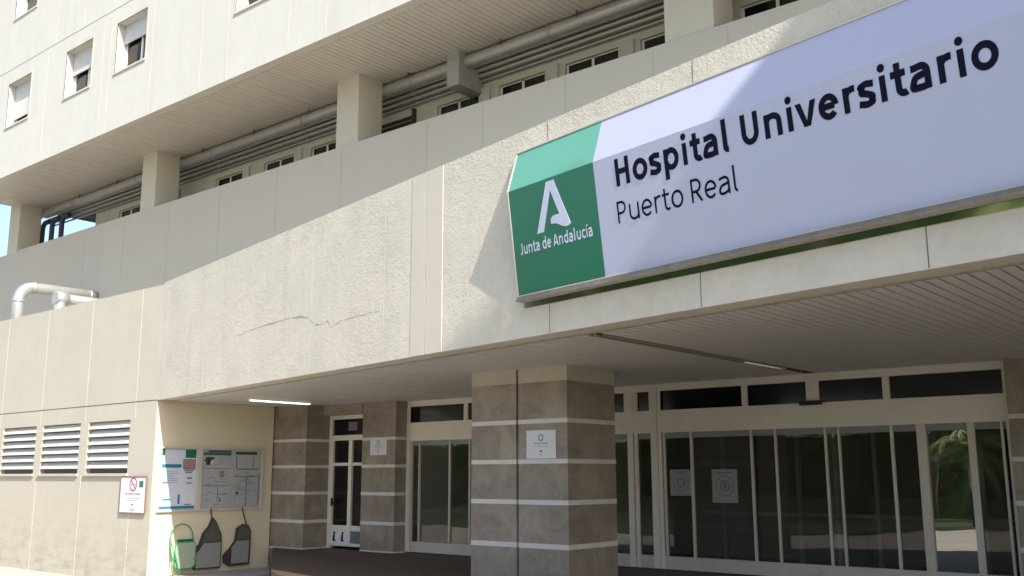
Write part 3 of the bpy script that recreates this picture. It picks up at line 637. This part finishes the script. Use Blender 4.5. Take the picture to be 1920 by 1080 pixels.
# ------------------------------------------------------------------ steel flues behind the left wall
mb = MB(); cx, zc, rr = -27.9, 6.85, .155
arc = [(cx, 12.35-.0-.38*math.cos(t)+.0, zc-.38+.38*math.sin(t)) for t in [i*math.pi/2/6 for i in range(7)]]
mb.tube([(cx, 11.97, 5.0)] + [(cx, 12.35-.38*math.cos(t), zc-.38+.38*math.sin(t)) for t in [i*math.pi/2/7 for i in range(8)]] + [(cx, YP, zc)], rr, 24)
for p, q in (((cx, 12.33, zc), (cx, 12.38, zc)), ((cx, 13.95, zc), (cx, 14.01, zc)), ((cx, 11.97, zc-.45), (cx, 11.97, zc-.40))): mb.tube([p, q], rr+.018, 24)
tag(mb.build('steel_flue', M['steel'], origin=(cx, 11.97, 5.25)), 'long bent galvanised steel flue rising behind the left wall into the parapet', 'flue')
mb = MB(); mb.tube([(-27.1, YP, 6.52), (-27.1, 12.9, 6.52)], .14, 20); mb.tube([(-27.1, 12.95, 6.52), (-27.1, 12.6, 6.52)], .19, 20); mb.tube([(-27.1, 12.75, 6.5), (-27.1, 12.75, 5.25)], .15, 20)
tag(mb.build('steel_flue', M['steel'], origin=(-27.1, 12.75, 5.25)), 'short capped galvanised flue stub below the long bent flue', 'flue')

# ------------------------------------------------------------------ lights under the canopy
L1 = thing('ceiling_light', (-17.85, 13.43, SOF), 'lit narrow white tube light on the left of the canopy soffit', 'light')
mb = MB(); mb.box(-17.92, -17.78, 12.62, 14.24, SOF-.02, SOF+.002); mb.build('housing', M['white'], L1)
mb = MB(); mb.box(-17.905, -17.795, 12.66, 14.20, SOF-.045, SOF-.0205); mb.build('tube', M['tube'], L1)
L2 = thing('channel_light', (-6.61, 11.9, SOF), 'dark recessed light channel running across the soffit over the sliding doors', 'light')
mb = MB(); mb.box(-6.69, -6.66, 9.5, 14.4, SOF-.004, SOF+.024); mb.box(-6.56, -6.53, 9.5, 14.4, SOF-.004, SOF+.024); mb.mi = 1; mb.box(-6.66, -6.56, 9.5, 14.4, SOF+.022, SOF+.028); mb.build('channel', [M['trim'], M['edge_dark']], L2)
mb = MB(); mb.box(-6.655, -6.565, 13.25, 14.35, SOF-.002, SOF+.012); mb.build('tube', M['tube2'], L2)

# ------------------------------------------------------------------ signs and papers
def sheet(name, org, ex, ey, en, w, h, m, label, cat, prints, frame=None, group=None, t=.008):
    """a flat panel with printed marks; prints = (material, x0, x1, y0, y1) in fractions, or a callable(mb)"""
    T = thing(name, org, label, cat, group); cx = ex*(w/2)
    mb = MB(); mb.box(0, w, 0, h, .001, t, fr=(org, ex, ey, en)); mb.build('panel', m, T)
    if frame:
        mb = MB(); f = .022
        for a in ((-f, w+f, -f, 0), (-f, w+f, h, h+f), (-f, 0, 0, h), (w, w+f, 0, h)): mb.box(*a, .0, t+.008, fr=(org, ex, ey, en))
        mb.build('border', frame, T)
    by = {}
    for p in prints: by.setdefault(p[0], []).append(p[1:])
    for k, ps in by.items():
        mb = MB()
        for p in ps:
            if callable(p[0]): p[0](mb, org, ex, ey, en, w, h, t)
            else: mb.prism([org + ex*(w*p[i]) + ey*(h*p[j]) + en*(t+.0005) for i, j in ((0, 2), (1, 2), (1, 3), (0, 3))], en*.0015)
        mb.build('print', M[k], T)
    return T
def ring(fx, fy, fr, th):
    def f(mb, org, ex, ey, en, w, h, t):
        c = org + ex*(w*fx) + ey*(h*fy) + en*(t+.001); R_ = fr*w
        for i in range(28):
            a, b = 2*math.pi*i/28, 2*math.pi*(i+1)/28
            mb.face([c + (ex*math.cos(q)+ey*math.sin(q))*r_ for q, r_ in ((a, R_), (b, R_), (b, R_-th*w), (a, R_-th*w))])
    return (f,)
def slash(fx, fy, fr, th):
    def f(mb, org, ex, ey, en, w, h, t):
        c = org + ex*(w*fx) + ey*(h*fy) + en*(t+.0012); d = (ex-ey).normalized(); pz = (ex+ey).normalized()
        mb.face([c - d*fr*w - pz*th*w/2, c + d*fr*w - pz*th*w/2, c + d*fr*w + pz*th*w/2, c - d*fr*w + pz*th*w/2])
    return (f,)
def words(body, fx, fy, width, cap, bold=.01):
    def f(mb, org, ex, ey, en, w, h, t): put_text(mb, body, org + ex*(w*fx) + ey*(h*fy), ex, ey, en, width=w*width, cap=h*cap, bold=bold, center=True, off=t+.0015)
    return (f,)
NOSM = [('red', *ring(.5, .80, .15, .035)), ('red', *slash(.5, .80, .13, .03)), ('print_grey', .40, .60, .785, .805),
        ('print_grey', *words('PROHIBIDO FUMAR', .5, .50, .62, .055, .02)), ('print_grey', .22, .78, .40, .41), ('print_grey', .28, .72, .34, .348), ('print_grey', .46, .54, .20, .25), ('print_grey', .42, .58, .06, .09)]
ex = (X*1.08 + Z*.0).normalized()
sheet('no_smoking_sign', Vector((-20.80, YF-.03, .87)), X, (Z + X*-.0).normalized(), -Y, 1.02, .74, M['paper_blue'], 'white no smoking sign with brown border screwed to the left wall below the vents', 'sign',
      NOSM + [('print_green', .74, .90, .72, .90)], frame=M['brown_frame'], t=.012)
PL = [('print_grey', *ring(.5, .74, .09, .03)), ('print_grey', *words('PROHIBIDO FUMAR', .5, .50, .46, .06, .02)), ('print_grey', .25, .75, .415, .425), ('print_grey', .45, .55, .23, .28), ('print_grey', .46, .54, .12, .15)]
sheet('notice_plaque', Vector((-9.588, 11.796, 1.885)), X, Z, -Y, .56, .42, M['paper'], 'white no smoking plaque on the stone pillar in front of the doors', 'plaque', PL, group=None)
sheet('notice_plaque', Vector((-16.78, 15.116, 2.08)), X, Z, -Y, .53, .375, M['paper'], 'small white plaque on the stone pier beside the hinged door', 'plaque', PL, group=None)
PG = [('print_grey', *ring(.5, .5, .36, .03)), ('print_grey', *ring(.5, .5, .2, .06)), ('print_grey', .2, .8, .88, .92)]
sheet('door_poster', Vector((-9.31, YD+.022, 1.28)), X, Z, -Y, .44, .45, M['door_paper'], 'square grey poster with a round symbol on the far left door glass', 'poster', PG, t=.004)
sheet('door_poster', Vector((-8.49, YD+.040, 1.17)), X, Z, -Y, .48, .56, M['door_paper'], 'tall grey poster with round emblem on the second door pane', 'poster', PG + [('print_grey', .44, .56, .42, .6)], t=.004)
mb = MB(); mb.box(-6.79, -6.42, YD-.09, YD-.021, 2.74, 2.81); mb.box(-6.72, -6.50, YD-.11, YD-.09, 2.75, 2.79)
tag(mb.build('door_sensor', M['black'], bevel=.008, origin=(-6.6, YD-.05, 2.77)), 'small black motion sensor over the sliding doors', 'sensor')
# notice board on the side wall (faces +X, runs along Y)
XB = -19.612; BY0, BY1, BZ0, BZ1 = 11.67, 14.26, .925, 2.225; BM = 12.62
NBd = thing('notice_board', (XB, BY0, BZ0), 'wide aluminium framed notice board with two glazed halves on the cream side wall', 'notice board')
mb = MB(); mb.box(XB+.001, XB+.02, BY0, BY1, BZ0, BZ1); mb.build('back_panel', M['paper_grey'], NBd)
mb = MB(); f = .045
for a in ((BY0, BY1, BZ0-f, BZ0), (BY0, BY1, BZ1, BZ1+f), (BY0-f, BY0, BZ0-f, BZ1+f), (BY1, BY1+f, BZ0-f, BZ1+f), (BM-.05, BM+.05, BZ0, BZ1)): mb.box(XB+.001, XB+.06, *a)
mb.build('frame', M['alu'], NBd)
px_ = XB+.0205
def poster(y0, y1, z0, z1, m, label, prints): return sheet('poster', Vector((px_, y0, z0)), Y, Z, X, y1-y0, z1-z0, m, label, 'poster', prints, t=.003)
rs = random.Random(5)
txt = [('print_grey', .06, .06+rs.uniform(.2, .45), .9-.035*i, .905-.035*i) for i in range(4)]
poster(BY0+.02, BM-.07, BZ0+.02, BZ1-.02, M['paper_blue'], 'blue and white health poster with pink shield picture, left half of notice board',
       [('print_green', .0, .08, .90, 1.), ('print_green', .66, .97, .86, 1.), ('print_pink', .60, .97, .68, .84), ('print_blue', .02, .56, .69, .75), ('print_blue', 0, .98, .0, .045), ('print_blue', .08, .3, .14, .17), ('print_blue', .5, .56, .08, .24), ('print_grey', .74, .88, .50, .53), ('print_grey', .72, .9, .42, .44), ('print_pink', .04, .2, .42, .46), ('print_grey', .70, .88, .06, .075)]
       + [('print_blue', .14, .14+rs.uniform(.2, .36), .62-.03*i, .626-.03*i) for i in range(7)] + [('print_grey', .62+.03*i, .96-.05*i, .66-.03*i, .68-.03*i) for i in range(3)] + [('paper', .64, .94, .09, .30)])
plan = [('print_green', .02, .98, .91, .96), ('edge_dark', .18, .98, .965, .995), ('edge_dark', .02, .98, .675, .682), ('edge_dark', .02, .98, .38, .386), ('edge_dark', .06, .30, .80, .84), ('edge_dark', .10, .40, .84, .88), ('edge_dark', .12, .26, .74, .80), ('paper', .22, .36, .77, .82), ('print_pink', .6, .75, .52, .64), ('print_grey', .55, .57, .1, .38), ('print_blue', .62, .68, .10, .15), ('print_grey', .6, .95, .23, .24), ('print_grey', .1, .4, .12, .125)]
poster(BM+.07, 13.44, BZ0+.02, BZ1-.02, M['paper_grey'], 'white plan sheet with green heading and black block drawing, middle of notice board', plan + [('print_grey', a, a+rs.uniform(.05, .25), b, b+.006) for a, b in [(rs.uniform(.05, .7), rs.uniform(.05, .62)) for _ in range(24)]] + [('print_blue', a, a+.02, b, b+.012) for a, b in [(rs.uniform(.1, .9), rs.uniform(.06, .34)) for _ in range(8)]] + [('print_grey', .55, .55+rs.uniform(.2, .4), .86-.025*i, .863-.025*i) for i in range(5)])
poster(13.47, BY1-.02, BZ0+.02, BZ1-.02, M['paper_grey'], 'white site map sheet with dark road lines, right end of notice board',
       [('print_grey', a, a+rs.uniform(.05, .3), b, b+.006) for a, b in [(rs.uniform(.05, .65), rs.uniform(.05, .62)) for _ in range(26)]] + [('print_grey', a, a+.008, b, b+rs.uniform(.03, .12)) for a, b in [(rs.uniform(.08, .9), rs.uniform(.05, .5)) for _ in range(14)]] + [('edge_dark', .1, .85, .93, .98), ('print_grey', .12, .16, .68, .9), ('print_grey', .15, .95, .66, .68), ('print_grey', .72, .75, .68, .9), ('print_grey', .08, .95, .53, .545), ('print_grey', .50, .53, .0, .53), ('print_grey', .93, .97, .05, .6), ('edge_dark', .16, .24, .22, .27), ('print_blue', .6, .9, .26, .265), ('print_blue', .6, .9, .20, .205), ('print_grey', .05, .5, .35, .355), ('print_grey', .55, .9, .40, .405)])

# ------------------------------------------------------------------ folded seats hung below the notice board
xw = XB+.0
G = thing('folding_chair', (xw+.15, 12.15, -.44), 'green folding chair leaning against the cream side wall in the sun', 'chair')
def loop(y0, y1, z0, zt, x, xt):
    pts = [(x, y0, z0)]; yc, ry = (y0+y1)/2, (y1-y0)/2
    pts += [(x+(xt-x)*.8, yc - ry*math.cos(t), zt-ry+ry*math.sin(t)) for t in [i*math.pi/12 for i in range(13)]]
    return pts + [(x, y1, z0)]
mb = MB(); mb.tube(loop(11.98, 12.52, -.15, .62, xw+.14, xw+.04), .014, 8); mb.tube([(xw+.22, 11.99, -.44), (xw+.17, 12.02, 0), (xw+.08, 12.0, .25)], .013, 8); mb.tube([(xw+.24, 12.14, -.44), (xw+.18, 12.03, .1)], .013, 8); mb.tube([(xw+.19, 12.0, -.1), (xw+.19, 12.10, -.1)], .010, 8)
mb.build('tube_frame', M['chair_green'], G)
mb = MB(); mb.box(xw+.09, xw+.12, 12.12, 12.50, .25, .30); mb.build('back_bar', M['sign_green'], G)
def rounded(y0, y1, z0, z1, r, top=True):
    o = []
    for cy, cz, a0 in ((y1-r, z1-r, 0), (y0+r, z1-r, 90), (y0+r, z0+r, 180), (y1-r, z0+r, 270)):
        o += [(cy + r*math.cos(math.radians(a0+k*22.5)), cz + r*math.sin(math.radians(a0+k*22.5))) for k in range(5)]
    return o
mb = MB(); mb.prism([Vector((xw+.125, y, z)) for y, z in rounded(12.07, 12.54, -.30, .24, .10)], X*.02); mb.build('seat', M['chair_seat'], G)
mb = MB(); pts = [(xw+.155, y, z) for y, z in rounded(12.06, 12.55, -.31, .245, .10)]; mb.tube(pts, .011, 8, closed=True); mb.build('seat_rim', M['chair_green'], G)
def hung(y0, y1, z0, outline, top, cord, label):
    T = thing('folded_seat', (xw+.1, (y0+y1)/2, z0), label, 'folding seat', 'grey folded seats below the notice board')
    mb = MB(); mb.prism([Vector((xw+.05, y, z)) for y, z in outline], X*.05); mb.build('dark_backing', M['edge_dark'], T)
    mb = MB(); mb.prism([Vector((xw+.101, y, z)) for y, z in top[0]], X*.014); mb.build('front_panel', M['panel_grey'], T)
    mb = MB(); mb.prism([Vector((xw+.101, y, z)) for y, z in top[1]], X*.010); mb.build('mesh_top', M['mesh_dark'], T)
    mb = MB(); mb.tube([(xw+.08, *p) for p in cord], .014, 8); mb.build('cord', M['edge_dark'], T)
hung(12.55, 13.22, -.36, [(12.56, -.36), (13.23, -.36), (13.24, .10), (13.22, .36), (13.06, .66), (12.97, .74), (12.90, .56), (12.75, .40), (12.68, .18), (12.56, .06)],
     ([(12.60, -.33), (13.20, -.33), (13.21, .19), (12.78, .19), (12.70, .08), (12.60, -.02)], [(12.74, .21), (13.20, .21), (13.18, .36), (13.04, .64), (12.98, .68), (12.93, .54), (12.80, .40)]),
     [(12.99, .70), (12.94, .80), (12.93, .93)], 'grey folded seat with pointed mesh top tied by a cord, middle of the three seats')
hung(13.32, 13.98, -.33, [(13.45, -.34), (13.99, -.33), (14.00, .40), (13.92, .54), (13.78, .56), (13.62, .48), (13.58, .20), (13.46, .05), (13.30, -.10), (13.32, -.26)],
     ([(13.50, -.29), (13.94, -.29), (13.95, .20), (13.62, .20), (13.50, .06)], [(13.62, .22), (13.96, .22), (13.96, .40), (13.90, .52), (13.78, .53), (13.66, .46)]),
     [(13.88, .54), (13.80, .75), (13.74, .93)], 'grey folded seat with rounded mesh top tied by a cord, beside the stone pier')

# ------------------------------------------------------------------ trees opposite, seen only as reflections
def tree(x, y, h, label, seed):
    rs = random.Random(seed); z = gz(x, y); T = thing('broadleaf_tree', (x, y, z), label, 'tree', 'trees across the forecourt')
    mb = MB(); top = Vector((x+rs.uniform(-.4, .4), y, z+h*.55)); mb.tube([(x, y, z-.2), (x+.1, y, z+h*.25), top], [.22, .17, .12], 10)
    cl = []
    for k in range(9):
        a = rs.uniform(0, 6.28); e = Vector((x+math.cos(a)*h*.26, y+math.sin(a)*h*.26, z+h*rs.uniform(.5, .85))); mb.tube([top - Z*rs.uniform(0, 1.4), (top+e)/2 + Z*.15, e], [.08, .05, .03], 6); cl.append(e)
    cl.append(top + Z*h*.25); mb.build('trunk', M['bark'], T)
    mb = MB()
    for c in cl:
        for k in range(260):
            d = Vector((rs.gauss(0, 1), rs.gauss(0, 1), rs.gauss(0, .8))); d = d.normalized()*rs.random()**.5*h*.17; p = c + d
            a = Vector((rs.gauss(0, 1), rs.gauss(0, 1), rs.gauss(0, 1))).normalized(); b = a.orthogonal().normalized(); s = rs.uniform(.10, .22)
            mb.face([p-a*s, p+b*s*.5, p+a*s, p-b*s*.5])
    mb.build('crown', M['leaf'], T)
for i, (x, y, h) in enumerate(((-34, -9, 8), (-25, -14, 9.5), (-15, -17, 8.5), (-4, -16, 9))): tree(x, y, h, 'bushy green tree across the forecourt mirrored in the entrance glass', 20+i)
mb = MB(); rs = random.Random(31)
for k in range(9000):
    x_ = rs.uniform(-60, 20); p = Vector((x_, -20 + rs.uniform(-.8, .8), gz(x_, -20) + 4.2*rs.random()**.8 + .25*math.sin(x_*1.7))); a = Vector((rs.gauss(0, 1), rs.gauss(0, 1), rs.gauss(0, 1))).normalized(); b = a.orthogonal().normalized(); q = rs.uniform(.18, .42)
    mb.face([p-a*q, p+b*q*.6, p+a*q, p-b*q*.6])
mb.mi = 1; mb.box(-60, 20, -20.5, -19.6, -.8, 3.6)
tag(mb.build('hedge', [M['leaf'], M['leaf']], origin=(-20, -20, 0)), 'long tall clipped hedge along the far side of the forecourt', 'hedge')
def palm(x, y, h):
    rs = random.Random(9); z = gz(x, y); T = thing('palm_tree', (x, y, z), 'palm tree with drooping fronds mirrored in the right hand door glass', 'tree')
    mb = MB(); mb.tube([(x, y, z-.2), (x+.05, y, z+h*.5), (x, y, z+h)], [.26, .2, .18], 12); mb.build('trunk', M['bark'], T)
    mb = MB()
    for k in range(34):
        a = k*2.4; el = rs.uniform(-.3, 1.1); pts = []
        for i in range(9):
            t = i/8*2.3; pts.append(Vector((x+math.cos(a)*math.cos(el)*t, y+math.sin(a)*math.cos(el)*t, z+h+math.sin(el)*t-.30*t*t)))
        for i in range(8):
            d = (pts[i+1]-pts[i]).normalized(); sd = d.cross(Z).normalized()
            for q in (-1, 1):
                for j in range(3):
                    p = pts[i].lerp(pts[i+1], j/3); e = p + sd*q*.42*(1-i/10) + d*.25 - Z*.15; mb.face([p, p+d*.05, e])
    mb.build('crown', M['palm'], T)
palm(-9.5, -4.0, 2.6)
